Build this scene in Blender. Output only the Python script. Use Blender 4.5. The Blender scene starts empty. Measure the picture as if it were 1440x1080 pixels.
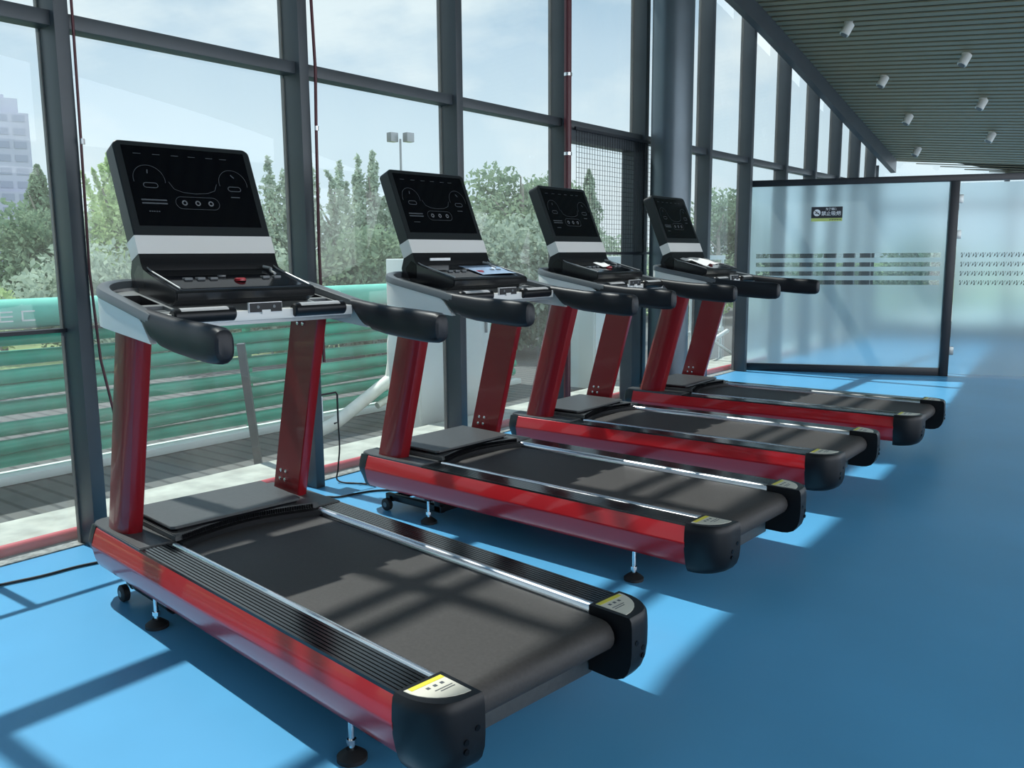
import bpy, bmesh, math, random
from mathutils import Vector, Matrix
C = bpy.context.scene.collection
sc = bpy.context.scene
R = math.radians
rnd = random.Random(7)

# ------------------------------------------------------------------ camera
def make_camera():
    cd = bpy.data.cameras.new('camera'); co = bpy.data.objects.new('camera', cd); C.objects.link(co)
    cd.sensor_width = 36; cd.lens = 36*1223.734/1440; cd.clip_end = 600; cd.clip_start = 0.05
    ya, pi_, ro = R(44.592), R(8.438), R(-0.413)
    fw = Vector((-math.sin(ya)*math.cos(pi_), math.cos(ya)*math.cos(pi_), -math.sin(pi_)))
    r = Vector((math.cos(ya), math.sin(ya), 0)); up = r.cross(fw)
    r2 = r*math.cos(ro)+up*math.sin(ro); u2 = r2.cross(fw)
    m = Matrix((r2, u2, -fw)).transposed().to_4x4(); m.translation = Vector((4.215, 0, 1.365))
    co.matrix_world = m
    sc.camera = co
make_camera()

# ------------------------------------------------------------------ sun, sky, exposure
SUN_E = 5.7
sd = bpy.data.lights.new('sun', 'SUN'); so = bpy.data.objects.new('sun', sd); C.objects.link(so)
sd.energy = SUN_E; sd.angle = R(0.9); sd.color = (1.0, 0.95, 0.88)
so.rotation_euler = Vector((0.583, 0.07, -1.0)).to_track_quat('-Z', 'Y').to_euler()
so.location = (-6, 4, 10)

wd = bpy.data.worlds.new('sky'); sc.world = wd; wd.use_nodes = True
nt = wd.node_tree; nt.nodes.clear()
def N_(t, ntree=None, **k):
    n = (ntree or nt).nodes.new(t)
    for a, v in k.items(): setattr(n, a, v)
    return n
L_ = nt.links.new
tc = N_('ShaderNodeTexCoord'); sep = N_('ShaderNodeSeparateXYZ'); L_(tc.outputs['Generated'], sep.inputs[0])
grad = N_('ShaderNodeValToRGB'); L_(sep.outputs['Z'], grad.inputs[0])
el = grad.color_ramp.elements
el[0].position = 0.0; el[0].color = (0.62, 0.73, 0.79, 1)
el[1].position = 0.5; el[1].color = (0.13, 0.30, 0.50, 1)
e = el.new(0.12); e.color = (0.60, 0.72, 0.79, 1)
e = el.new(0.22); e.color = (0.48, 0.61, 0.72, 1)
e = el.new(0.32); e.color = (0.27, 0.43, 0.58, 1)
e = el.new(0.45); e.color = (0.12, 0.28, 0.46, 1)
mp = N_('ShaderNodeMapping'); L_(tc.outputs['Generated'], mp.inputs[0]); mp.inputs['Scale'].default_value = (1, 1, 2.2); mp.inputs['Location'].default_value = (3.1, 0.4, 0.2)
ns = N_('ShaderNodeTexNoise'); L_(mp.outputs[0], ns.inputs[0]); ns.inputs['Scale'].default_value = 2.6; ns.inputs['Detail'].default_value = 9; ns.inputs['Roughness'].default_value = 0.52
cr = N_('ShaderNodeValToRGB'); L_(ns.outputs[0], cr.inputs[0])
cr.color_ramp.elements[0].position = 0.49; cr.color_ramp.elements[0].color = (0, 0, 0, 1)
cr.color_ramp.elements[1].position = 0.60; cr.color_ramp.elements[1].color = (1, 1, 1, 1)
mx = N_('ShaderNodeMixRGB'); L_(cr.outputs[0], mx.inputs[0]); L_(grad.outputs[0], mx.inputs[1]); mx.inputs[2].default_value = (0.72, 0.79, 0.82, 1)
# sky behind the camera brightened, an added fill light for the room
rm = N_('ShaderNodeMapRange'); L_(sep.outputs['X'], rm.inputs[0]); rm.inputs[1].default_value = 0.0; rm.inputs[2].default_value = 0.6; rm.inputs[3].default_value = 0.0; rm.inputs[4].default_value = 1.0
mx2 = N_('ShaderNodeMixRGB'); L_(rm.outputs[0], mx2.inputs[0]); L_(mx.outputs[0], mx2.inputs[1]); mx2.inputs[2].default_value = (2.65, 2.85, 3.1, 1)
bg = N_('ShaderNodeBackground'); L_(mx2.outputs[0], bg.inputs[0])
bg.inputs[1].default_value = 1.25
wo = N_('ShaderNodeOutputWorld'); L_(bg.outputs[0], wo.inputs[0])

sc.view_settings.view_transform = 'Standard'; sc.view_settings.look = 'None'
sc.view_settings.gamma = 1; sc.view_settings.exposure = 0.0; sc.view_settings.use_curve_mapping = False

# ------------------------------------------------------------------ wall frame
W0 = Vector((0.09, 0, 0)); SV = Vector((-0.1216, 0.9926, 0)); NV = Vector((0.9926, 0.1216, 0))
def wp(s, n, z=0): return W0+SV*s+NV*n+Vector((0, 0, z))
WROT = math.atan2(0.1216, 0.9926)      # local x = n, local y = s
WM = Matrix.Translation(W0) @ Matrix.Rotation(WROT, 4, 'Z')

# ------------------------------------------------------------------ materials
def mat(name, col, rough=0.5, metal=0.0, coat=0.0, spec=0.5, noise=0.0, nscale=20, bump=0.0, bscale=200, coatr=0.05):
    m = bpy.data.materials.new(name); m.use_nodes = True; t = m.node_tree; b = t.nodes['Principled BSDF']
    b.inputs['Base Color'].default_value = (*col, 1); b.inputs['Roughness'].default_value = rough
    b.inputs['Metallic'].default_value = metal; b.inputs['Coat Weight'].default_value = coat
    b.inputs['Coat Roughness'].default_value = coatr; b.inputs['Specular IOR Level'].default_value = spec
    if noise:
        co = t.nodes.new('ShaderNodeTexCoord'); n = t.nodes.new('ShaderNodeTexNoise'); n.inputs['Scale'].default_value = nscale; n.inputs['Detail'].default_value = 6
        t.links.new(co.outputs['Object'], n.inputs[0]); r = t.nodes.new('ShaderNodeValToRGB')
        r.color_ramp.elements[0].position = .3; r.color_ramp.elements[1].position = .7
        r.color_ramp.elements[0].color = (*[c*(1-noise) for c in col], 1); r.color_ramp.elements[1].color = (*[min(1, c*(1+noise)) for c in col], 1)
        t.links.new(n.outputs[0], r.inputs[0]); t.links.new(r.outputs[0], b.inputs['Base Color'])
    if bump:
        co = t.nodes.new('ShaderNodeTexCoord'); n = t.nodes.new('ShaderNodeTexNoise'); n.inputs['Scale'].default_value = bscale
        t.links.new(co.outputs['Object'], n.inputs[0]); bp = t.nodes.new('ShaderNodeBump'); bp.inputs['Strength'].default_value = bump; bp.inputs['Distance'].default_value = 0.002
        t.links.new(n.outputs[0], bp.inputs['Height']); t.links.new(bp.outputs[0], b.inputs['Normal'])
    return m
M = dict(
    floor=mat('blue_vinyl', (0.095, 0.365, 0.64), 0.36, noise=0.06, nscale=1.3, bump=0.05, bscale=400),
    steel=mat('grey_painted_steel', (0.048, 0.058, 0.065), 0.42, noise=0.12, nscale=3),
    column=mat('column_steel', (0.11, 0.14, 0.16), 0.33, 0.5, noise=0.1, nscale=2),
    black_frame=mat('black_frame', (0.008, 0.012, 0.018), 0.35),
    red=mat('red_metallic_paint', (0.46, 0.005, 0.010), 0.30, 0.15, 0.6),
    redpost=mat('deep_red_paint', (0.20, 0.004, 0.009), 0.34, 0.1, 0.3),
    black=mat('black_plastic', (0.007, 0.008, 0.010), 0.36, spec=0.3, bump=0.1, bscale=600),
    housing=mat('charcoal_plastic', (0.012, 0.016, 0.018), 0.42, spec=0.35),
    gloss=mat('gloss_black', (0.002, 0.0025, 0.004), 0.08, coat=0.0, spec=0.22),
    shelf=mat('console_black', (0.008, 0.009, 0.011), 0.22),
    deck=mat('dark_grey_textured_plastic', (0.055, 0.06, 0.063), 0.45, noise=0.12, nscale=60, bump=0.3, bscale=500),
    belt=mat('running_belt', (0.042, 0.039, 0.038), 0.6, noise=0.15, nscale=90, bump=0.3, bscale=700),
    rib=mat('ribbed_black', (0.010, 0.012, 0.014), 0.16),
    silver=mat('brushed_aluminium', (0.72, 0.74, 0.76), 0.24, 1.0),
    chrome=mat('chrome', (0.8, 0.8, 0.82), 0.1, 1.0),
    white=mat('pale_grey_plastic', (0.72, 0.72, 0.69), 0.4),
    rim=mat('slate_grey_plastic', (0.10, 0.115, 0.125), 0.38),
    tray=mat('silver_grey_plastic', (0.34, 0.36, 0.365), 0.3, 0.3),
    grip=mat('black_rubber_grip', (0.009, 0.011, 0.015), 0.44, spec=0.35, bump=0.1, bscale=500),
    label=mat('white_label', (0.72, 0.70, 0.60), 0.4), yellow=mat('yellow_strip', (0.75, 0.68, 0.06), 0.4),
    ink=mat('display_ink', (0.075, 0.085, 0.095), 0.4), inkb=mat('display_button', (0.16, 0.17, 0.18), 0.4),
    redb=mat('red_button', (0.35, 0.01, 0.02), 0.3),
    rubber=mat('black_rubber', (0.01, 0.01, 0.011), 0.6),
    ceiling=mat('ceiling_slat_paint', (0.225, 0.205, 0.135), 0.55), ceildark=mat('ceiling_void', (0.006, 0.007, 0.006), 0.9),
    wallp=mat('white_wall_paint', (0.62, 0.66, 0.66), 0.6),
    lampw=mat('white_lamp_body', (0.62, 0.62, 0.58), 0.35),
    pipe=mat('dark_red_pipe', (0.085, 0.016, 0.022), 0.4), redcurb=mat('red_hose', (0.48, 0.055, 0.07), 0.5),
    curb=mat('pale_stone', (0.40, 0.43, 0.38), 0.8, noise=0.25, nscale=6), joint=mat('grey_joint', (0.22, 0.24, 0.23), 0.8, noise=0.5, nscale=30),
    green=mat('green_tube', (0.025, 0.37, 0.24), 0.35, noise=0.3, nscale=2.5), greenlt=mat('pale_green_tube', (0.16, 0.58, 0.45), 0.4, noise=0.12, nscale=3),
    yellowgr=mat('yellow_green_ground', (0.50, 0.56, 0.22), 0.9),
    wsteel=mat('white_steel', (0.72, 0.78, 0.76), 0.5), wcloth=mat('white_wrap', (0.80, 0.82, 0.76), 0.7, noise=0.08, nscale=12, bump=0.5, bscale=30),
    grass=mat('grass_ground', (0.17, 0.24, 0.10), 0.95, noise=0.5, nscale=1.5),
    bark=mat('bark', (0.20, 0.19, 0.16), 0.9, noise=0.3, nscale=15),
    paper=mat('white_paper', (0.82, 0.84, 0.84), 0.6), bluesheet=mat('pale_blue_sheet', (0.30, 0.42, 0.60), 0.25),
    signblk=mat('sign_black', (0.006, 0.010, 0.018), 0.4), signwh=mat('sign_white', (0.78, 0.80, 0.82), 0.5), signye=mat('sign_yellow', (0.52, 0.62, 0.18), 0.5),
    brick=mat('tower_concrete', (0.21, 0.225, 0.28), 0.9, noise=0.1, nscale=.2), bwin=mat('tower_window', (0.11, 0.13, 0.18), 0.3),
    plate=mat('satin_metal', (0.55, 0.56, 0.57), 0.35, 0.3),
    motif=mat('dark_cut_motif', (0.06, 0.10, 0.11), 0.3),
    handle=mat('steel_patch_fitting', (0.35, 0.38, 0.38), 0.3, 0.9),
)
# wooden deck
def deckmat():
    m = bpy.data.materials.new('weathered_deck'); m.use_nodes = True; t = m.node_tree; b = t.nodes['Principled BSDF']; b.inputs['Roughness'].default_value = .8
    co = t.nodes.new('ShaderNodeTexCoord'); w = t.nodes.new('ShaderNodeTexWave'); w.wave_type = 'BANDS'; w.bands_direction = 'Y'; w.inputs['Scale'].default_value = 2.2; w.inputs['Distortion'].default_value = .3
    t.links.new(co.outputs['Object'], w.inputs[0]); r = t.nodes.new('ShaderNodeValToRGB')
    r.color_ramp.elements[0].position = .04; r.color_ramp.elements[0].color = (.03, .035, .035, 1); r.color_ramp.elements[1].position = .2; r.color_ramp.elements[1].color = (.09, .097, .093, 1)
    t.links.new(w.outputs[0], r.inputs[0]); t.links.new(r.outputs[0], b.inputs['Base Color']); return m
M['wood'] = deckmat()
def leafmat(name, c1, c2):
    m = bpy.data.materials.new(name); m.use_nodes = True; t = m.node_tree; t.nodes.clear()
    o = t.nodes.new('ShaderNodeOutputMaterial'); co = t.nodes.new('ShaderNodeTexCoord'); n = t.nodes.new('ShaderNodeTexNoise'); n.inputs['Scale'].default_value = 1.4
    t.links.new(co.outputs['Object'], n.inputs[0]); r = t.nodes.new('ShaderNodeValToRGB'); r.color_ramp.elements[0].position = .35; r.color_ramp.elements[1].position = .65
    r.color_ramp.elements[0].color = (*c1, 1); r.color_ramp.elements[1].color = (*c2, 1); t.links.new(n.outputs[0], r.inputs[0])
    d = t.nodes.new('ShaderNodeBsdfDiffuse'); tr = t.nodes.new('ShaderNodeBsdfTranslucent'); mx = t.nodes.new('ShaderNodeMixShader'); mx.inputs[0].default_value = .45
    t.links.new(r.outputs[0], d.inputs[0]); t.links.new(r.outputs[0], tr.inputs[0]); t.links.new(d.outputs[0], mx.inputs[1]); t.links.new(tr.outputs[0], mx.inputs[2]); t.links.new(mx.outputs[0], o.inputs[0])
    return m
M['leafd'] = leafmat('leaf_dark', (.12, .19, .12), (.27, .36, .24))  # leaf colours lightened to paint in the haze over the trees
M['leafl'] = leafmat('leaf_light', (.22, .34, .14), (.50, .62, .32))
M['leafg'] = leafmat('leaf_grey_green', (.22, .29, .22), (.44, .53, .42))
def glassmat(name, tint, dust, refl):
    m = bpy.data.materials.new(name); m.use_nodes = True; t = m.node_tree; t.nodes.clear()
    o = t.nodes.new('ShaderNodeOutputMaterial'); tr = t.nodes.new('ShaderNodeBsdfTransparent'); tr.inputs[0].default_value = (*tint, 1)
    g = t.nodes.new('ShaderNodeBsdfGlossy'); g.inputs['Roughness'].default_value = 0.0; g.inputs['Color'].default_value = (1, 1, 1, 1)
    lw = t.nodes.new('ShaderNodeLayerWeight'); lw.inputs[0].default_value = .5
    p = t.nodes.new('ShaderNodeMath'); p.operation = 'POWER'; t.links.new(lw.outputs['Facing'], p.inputs[0]); p.inputs[1].default_value = 4
    a = t.nodes.new('ShaderNodeMath'); a.operation = 'MULTIPLY_ADD'; t.links.new(p.outputs[0], a.inputs[0]); a.inputs[1].default_value = .5; a.inputs[2].default_value = refl
    m1 = t.nodes.new('ShaderNodeMixShader'); t.links.new(a.outputs[0], m1.inputs[0]); t.links.new(tr.outputs[0], m1.inputs[1]); t.links.new(g.outputs[0], m1.inputs[2])
    d = t.nodes.new('ShaderNodeBsdfTranslucent'); d.inputs[0].default_value = (.85, .9, .88, 1)
    co = t.nodes.new('ShaderNodeTexCoord'); n = t.nodes.new('ShaderNodeTexNoise'); n.inputs['Scale'].default_value = 2.2; n.inputs['Detail'].default_value = 7; n.inputs['Roughness'].default_value = .65
    t.links.new(co.outputs['Object'], n.inputs[0]); mr = t.nodes.new('ShaderNodeMapRange'); mr.inputs[1].default_value = .3; mr.inputs[2].default_value = .75; mr.inputs[3].default_value = dust*.5; mr.inputs[4].default_value = dust*1.6
    t.links.new(n.outputs[0], mr.inputs[0])
    m2 = t.nodes.new('ShaderNodeMixShader'); t.links.new(mr.outputs[0], m2.inputs[0]); t.links.new(m1.outputs[0], m2.inputs[1]); t.links.new(d.outputs[0], m2.inputs[2]); t.links.new(m2.outputs[0], o.inputs[0])
    return m
M['glass'] = glassmat('tinted_window_glass', (.84, .91, .93), .06, .025)
M['clear'] = glassmat('clear_strip_glass', (.42, .52, .53), .04, .06)
def frostmat():
    m = bpy.data.materials.new('frosted_film'); m.use_nodes = True; t = m.node_tree; t.nodes.clear()
    o = t.nodes.new('ShaderNodeOutputMaterial')
    f = t.nodes.new('ShaderNodeBsdfRefraction'); f.inputs['Color'].default_value = (.74, .92, .98, 1); f.inputs['Roughness'].default_value = .5; f.inputs['IOR'].default_value = 1.12
    d = t.nodes.new('ShaderNodeBsdfTranslucent'); d.inputs[0].default_value = (.72, .90, .96, 1)
    w = t.nodes.new('ShaderNodeBsdfDiffuse'); w.inputs[0].default_value = (.62, .74, .74, 1)
    m1 = t.nodes.new('ShaderNodeMixShader'); m1.inputs[0].default_value = .35; t.links.new(f.outputs[0], m1.inputs[1]); t.links.new(d.outputs[0], m1.inputs[2])
    m2 = t.nodes.new('ShaderNodeMixShader'); m2.inputs[0].default_value = .22; t.links.new(m1.outputs[0], m2.inputs[1]); t.links.new(w.outputs[0], m2.inputs[2])
    g = t.nodes.new('ShaderNodeBsdfGlossy'); g.inputs['Roughness'].default_value = .12
    m3 = t.nodes.new('ShaderNodeMixShader'); m3.inputs[0].default_value = .06; t.links.new(m2.outputs[0], m3.inputs[1]); t.links.new(g.outputs[0], m3.inputs[2]); t.links.new(m3.outputs[0], o.inputs[0])
    return m
M['frost'] = frostmat()

# ------------------------------------------------------------------ mesh helpers
def box(bm, x0, x1, y0, y1, z0, z1, bev=0, mi=0):
    r = bmesh.ops.create_cube(bm, size=1)
    for v in r['verts']: v.co = Vector(((x0+x1)/2+v.co.x*(x1-x0), (y0+y1)/2+v.co.y*(y1-y0), (z0+z1)/2+v.co.z*(z1-z0)))
    if bev: bmesh.ops.bevel(bm, geom=list({e for v in r['verts'] for e in v.link_edges}), offset=bev, segments=2, affect='EDGES', profile=.6)
def prism(bm, pts, a, b, axis='y', bev=0):
    """extrude a closed 2D polygon along an axis; pts are the two other coordinates in xyz order"""
    def P(p, t):
        return {'x': (t, p[0], p[1]), 'y': (p[0], t, p[1]), 'z': (p[0], p[1], t)}[axis]
    A = [bm.verts.new(P(p, a)) for p in pts]; B = [bm.verts.new(P(p, b)) for p in pts]; n = len(pts); fs = []
    fs.append(bm.faces.new(A)); fs.append(bm.faces.new(B[::-1]))
    for i in range(n): fs.append(bm.faces.new((A[i], B[i], B[(i+1) % n], A[(i+1) % n])))
    if bev:
        es = list({e for f in fs[:2] for e in f.edges}); bmesh.ops.bevel(bm, geom=es, offset=bev, segments=2, affect='EDGES')
def rings(bm, rs, cap=True, close=True):
    V = [[bm.verts.new(p) for p in r] for r in rs]; n = len(rs[0])
    for i in range(len(V)-1):
        for j in range(n if close else n-1):
            bm.faces.new((V[i][j], V[i][(j+1) % n], V[i+1][(j+1) % n], V[i+1][j]))
    if cap and close: bm.faces.new(V[0][::-1]); bm.faces.new(V[-1])
def tube(bm, path, r, seg=10, cap=True):
    P = [Vector(p) for p in path]; rs = []; last = None
    for i, p in enumerate(P):
        t = (P[min(i+1, len(P)-1)]-P[max(i-1, 0)]).normalized()
        a = last if last is not None else (Vector((0, 0, 1)) if abs(t.z) < .9 else Vector((1, 0, 0)))
        a = (a-t*a.dot(t)).normalized(); b = t.cross(a); last = a
        rr = r[i] if isinstance(r, (list, tuple)) else r
        rs.append([p+(a*math.cos(2*math.pi*k/seg)+b*math.sin(2*math.pi*k/seg))*rr for k in range(seg)])
    rings(bm, rs, cap)
def cyl(bm, p0, p1, r, seg=20): tube(bm, [p0, p1], r, seg)
def smoothpath(pts, n=6):
    P = [Vector(p) for p in pts]; out = []
    for i in range(len(P)-1):
        p0 = P[max(i-1, 0)]; p1 = P[i]; p2 = P[i+1]; p3 = P[min(i+2, len(P)-1)]
        for k in range(n):
            t = k/n; out.append(.5*((2*p1)+(p2-p0)*t+(2*p0-5*p1+4*p2-p3)*t*t+(3*p1-p0-3*p2+p3)*t**3))
    out.append(P[-1]); return out
def obj(name, bm, m, parent=None, smooth=40, M4=None):
    bmesh.ops.recalc_face_normals(bm, faces=bm.faces[:])
    me = bpy.data.meshes.new(name); bm.to_mesh(me); bm.free()
    for x in (m if isinstance(m, (list, tuple)) else [m]): me.materials.append(x)
    if smooth:
        for p in me.polygons: p.use_smooth = True
        try: me.set_sharp_from_angle(angle=R(smooth))
        except Exception: pass
    o = bpy.data.objects.new(name, me); C.objects.link(o)
    if parent is not None: o.parent = parent
    if M4 is not None: o.matrix_world = M4
    return o
def tag(o, label=None, cat=None, group=None, kind=None):
    if label: o['label'] = label
    if cat: o['category'] = cat
    if group: o['group'] = group
    if kind: o['kind'] = kind
    return o
def empty(name, M4):
    o = bpy.data.objects.new(name, None); C.objects.link(o); o.matrix_world = M4; o.empty_display_size = .1; return o
NB = bmesh.new
I4 = Matrix.Identity(4)

# ------------------------------------------------------------------ room shell
S0, S1, NR = -3.0, 17.5, 9.0
b = NB(); box(b, -0.0, NR, S0, S1, -0.12, 0.0); tag(obj('floor', b, M['floor'], smooth=0, M4=WM), kind='structure')
ZB = [(-3, 4.72), (0, 4.70), (1.4, 4.66), (1.9, 4.50), (2.4, 4.43), (4, 4.36), (5.2, 4.26), (6.6, 4.08), (8.1, 3.87), (8.85, 3.75), (10.5, 3.43), (12.2, 3.08), (13.4, 2.85), (15, 2.53), (16, 2.42), (18, 2.36)]
def zbeam(s):
    for (a, za), (c, zc) in zip(ZB, ZB[1:]):
        if s <= c: return za+(zc-za)*(s-a)/(c-a)
    return ZB[-1][1]
def zceil(s, n): return zbeam(s)+0.2-0.1*min(n-.28, 3.2)
def nstart(s): return max(.22, (s-14.55)/.38)
# slatted ceiling: slats run away from the glass wall, dark void above them
b = NB(); s = S0
while s < S1-.03:
    w_ = .078; n0 = nstart(s); ns_ = [n0, max(n0+.01, 3.48), NR]
    if n0 < NR-.3:
        d_ = nstart(s+w_)-n0
        rs = [[(n, s, zceil(s, n)), (n+e_, s+w_, zceil(s+w_, n)), (n+e_, s+w_, zceil(s+w_, n)+.014), (n, s, zceil(s, n)+.014)] for n, e_ in zip(ns_, (d_, d_, 0))]
        rings(b, rs)
    s += .125
ce = obj('ceiling', b, M['ceiling'], smooth=0, M4=WM); tag(ce, kind='structure')
b = NB(); k = 24
rs = []
for i in range(k+1):
    s = S0-.3+(S1+.3-S0+.3)*i/k
    a_ = max(.22, (s-14.6)/.38); rs.append([(n, s, zceil(s, n)+.06) for n in (a_, max(a_+.01, 3.48), NR+.3)]+[(n, s, zceil(s, n)+.16) for n in (NR+.3, max(a_+.01, 3.48), a_)])
rings(b, rs); rf = obj('ceiling_backing', b, M['ceildark'], ce, smooth=0, M4=WM)
# eaves beam along the top of the glass wall
b = NB(); rs = []
for i in range(40):
    s = S0+(14.55-S0)*i/39; z = zbeam(s); rs.append([(.2, s, z), (.28, s, z), (.28, s, z+.24), (.2, s, z+.24)])
rings(b, rs); tag(obj('trim_1', b, M['steel'], smooth=30, M4=WM), kind='structure')
# glass wall bays
MS = [-2.2, -0.9, 0.47, 1.50, 2.83, 4.15, 5.45, 6.74, 8.10, 9.17, 10.27, 11.32, 12.3, 13.2, 14.05]   # right edges of mullions
for i, sr in enumerate(MS):
    wdt = .065
    top = zbeam(sr)+.5
    b = NB(); box(b, -.03, .11, sr-wdt, sr, .0, top, .004)
    # narrow cover cap outside and sealant beads either side
    box(b, -.05, -.03, sr-wdt-.008, sr+.008, 0, top)
    m_ = obj('trim_%d' % (i+2), b, M['steel'], smooth=30, M4=WM); tag(m_, kind='structure')
for i in range(len(MS)-1):
    a, c = MS[i], MS[i+1]-.065
    b = NB(); n = 3
    for q, (z0, z1) in enumerate(((-.02, 2.385), (2.415, None))):
        A = [(-.02, a, z0), (-.02, c, z0), (-.02, c, z1 if z1 else zbeam(c)+.5), (-.02, a, z1 if z1 else zbeam(a)+.5)]
        b.faces.new([b.verts.new(p) for p in A])
    w = obj('window_%d' % (i+1), b, M['glass'], smooth=0, M4=WM); tag(w, kind='structure')
    b = NB(); box(b, -.03, .075, a, c, 2.37, 2.435, .003); obj('transom', b, M['steel'], w, smooth=30, M4=WM)
    if c < 7:
        for z in (3.92, 4.19):
            b = NB(); box(b, -.03, .03, a, c, z, z+.06); obj('transom', b, M['steel'], w, smooth=30, M4=WM)
    if i == 2:
        for z in (1.025,):
            b = NB(); box(b, -.03, .0, a, c, z, z+.018); obj('transom', b, M['black_frame'], w, smooth=30, M4=WM)
        b = NB(); box(b, -.03, .02, .92, .96, 0, 1.015); obj('glazing_bar', b, M['steel'], w, smooth=30, M4=WM)
# base joint and red hose at the foot of the glass
b = NB(); box(b, -.10, 0.0, S0, S1, -.12, .006); tag(obj('baseboard_left', b, M['joint'], smooth=0, M4=WM), kind='structure')
b = NB(); tube(b, [(-.125+.008*math.sin(s_*2.1), s_, .03) for s_ in [S0+.2+i*.35 for i in range(48)]], .030, 10)
tag(obj('floor_hose', b, M['redcurb'], M4=WM), 'faded red hose lying along the foot of the window wall', 'hose')
# remaining walls of the room (behind the camera and right)
def wallgrid(name, M4, L, H, posts, mt):
    b = NB(); box(b, 0, L, -.08, .08, 0, .35)
    box(b, 0, L, -.08, .08, H-.35, H)
    for i in range(posts+1):
        x = L*i/posts; box(b, x-.07, x+.07, -.1, .1, 0, H)
    o = obj(name, b, mt, smooth=0, M4=M4); tag(o, kind='structure'); return o
wallgrid('wall_right', WM @ Matrix.Translation((NR, S0, 0)) @ Matrix.Rotation(R(90), 4, 'Z'), S1-S0, 3.0, 7, M['wallp'])  # unseen wall, left open between its posts to let fill light in
b = NB(); box(b, 0, NR, S0-.15, S0, 0, 4.9); tag(obj('wall_near', b, M['wallp'], smooth=0, M4=WM), kind='structure')
# far end wall: glazing set parallel to the partition
FM0 = WM @ Matrix.Translation((0, 14.5, 0)) @ Matrix.Rotation(math.atan(.38), 4, 'Z'); FL = 9.7
b = NB(); box(b, 0, FL, 0, .1, 0, .25); box(b, 0, FL, 0, .1, 2.02, 2.1)
for x in (.0, 1.9, 3.2, 4.5, 5.8, 7.1, 8.4): box(b, x-.03, x+.03, 0, .1, 0, 2.75 if x < 3 else 2.4)
tag(obj('wall_far', b, M['steel'], smooth=0, M4=FM0), kind='structure')
b = NB(); b.faces.new([b.verts.new(p) for p in ((0, .05, .25), (FL, .05, .25), (FL, .05, 2.3), (0, .05, 2.9))])
tag(obj('window_20', b, M['glass'], smooth=0, M4=FM0), kind='structure')

# column
b = NB(); tube(b, [wp(6.70, .36, 0), wp(6.70, .36, 4.3)], .182, 48)
col = obj('column', b, M['column']); tag(col, 'thick round grey steel column in front of the window wall behind farthest treadmills', 'column')
b = NB(); tube(b, [wp(6.70, .36, 0), wp(6.70, .36, .03)], .22, 48); obj('base_collar', b, M['steel'], col)

# downlights in two rows
def downlight(s, n, lab):
    z = zceil(s, n)
    e = empty('ceiling_spotlight', Matrix.Translation(wp(s, n, z)) @ Matrix.Rotation(WROT, 4, 'Z')); tag(e, lab, 'ceiling light', 'spotlights on the slatted ceiling')
    b = NB(); tube(b, [(0, 0, .02), (0, 0, -.02)], .045, 20); obj('mount', b, M['lampw'], e)
    b = NB(); tube(b, [(.02, .0, -.01), (.0, -.02, -.05), (-.03, -.045, -.12)], [.045, .05, .05], 20)
    obj('lamp_head', b, M['lampw'], e)
    b = NB(); tube(b, [(-.028, -.043, -.115), (-.033, -.048, -.126)], .036, 16); obj('lens', b, M['rim'], e)
DL = [(9.38, 1.03, 'white ceiling spotlight nearest the camera, highest in the left row'), (10.93, 1.0, 'white ceiling spotlight second from the camera in left row'),
      (12.32, .97, 'white ceiling spotlight third from the camera in left row'), (13.84, .75, 'smallest white ceiling spotlight at far end of left row'),
      (10.34, 2.0, 'white ceiling spotlight nearest the camera in the right row'), (11.74, 1.95, 'white ceiling spotlight in middle of the right row'),
      (13.08, 1.85, 'white ceiling spotlight at far end of the right row')]
for a in DL: downlight(*a)

# red pipes / cables on mullions
def pipe(name, pts, r, m, lab, cat, par=None):
    b = NB(); tube(b, [wp(*p) for p in pts], r, 10); o = obj(name, b, m); tag(o, lab, cat); return o
p5 = pipe('red_pipe', [(5.36, .15, 0.02), (5.36, .15, 4.2)], .028, M['pipe'], 'dark red vertical pipe running up window mullion behind third treadmill', 'pipe')
for z in (1.0, 2.15, 2.75, 3.4):
    b = NB(); tube(b, [wp(5.36, .15, z-.012), wp(5.36, .15, z+.012)], .033, 10); obj('pipe_clip', b, M['silver'], p5)
p3 = pipe('red_cable', [(2.845, .125, 4.2), (2.845, .125, 3.0), (2.86, .13, 2.4), (2.85, .13, 2.1), (2.845, .12, 1.4), (2.85, .12, .75)], .009, M['pipe'], 'thin dark red cable down the mullion between first and second treadmill consoles', 'cable')
p2 = pipe('red_cable', [(1.512, .12, 4.4), (1.512, .12, 2.4), (1.505, .125, 1.9), (1.50, .12, 1.3), (1.515, .13, .9), (1.56, .15, .58)], .006, M['pipe'], 'thin dark red cable down the leftmost mullion behind the nearest treadmill', 'cable')
for o_, s_, z_ in ((p3, 2.85, 2.08), (p2, 1.507, 1.88)):
    b = NB(); tube(b, [wp(s_, .135, z_-.012), wp(s_, .135, z_+.012)], .011, 8); obj('cable_clip', b, M['silver'], o_)
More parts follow.
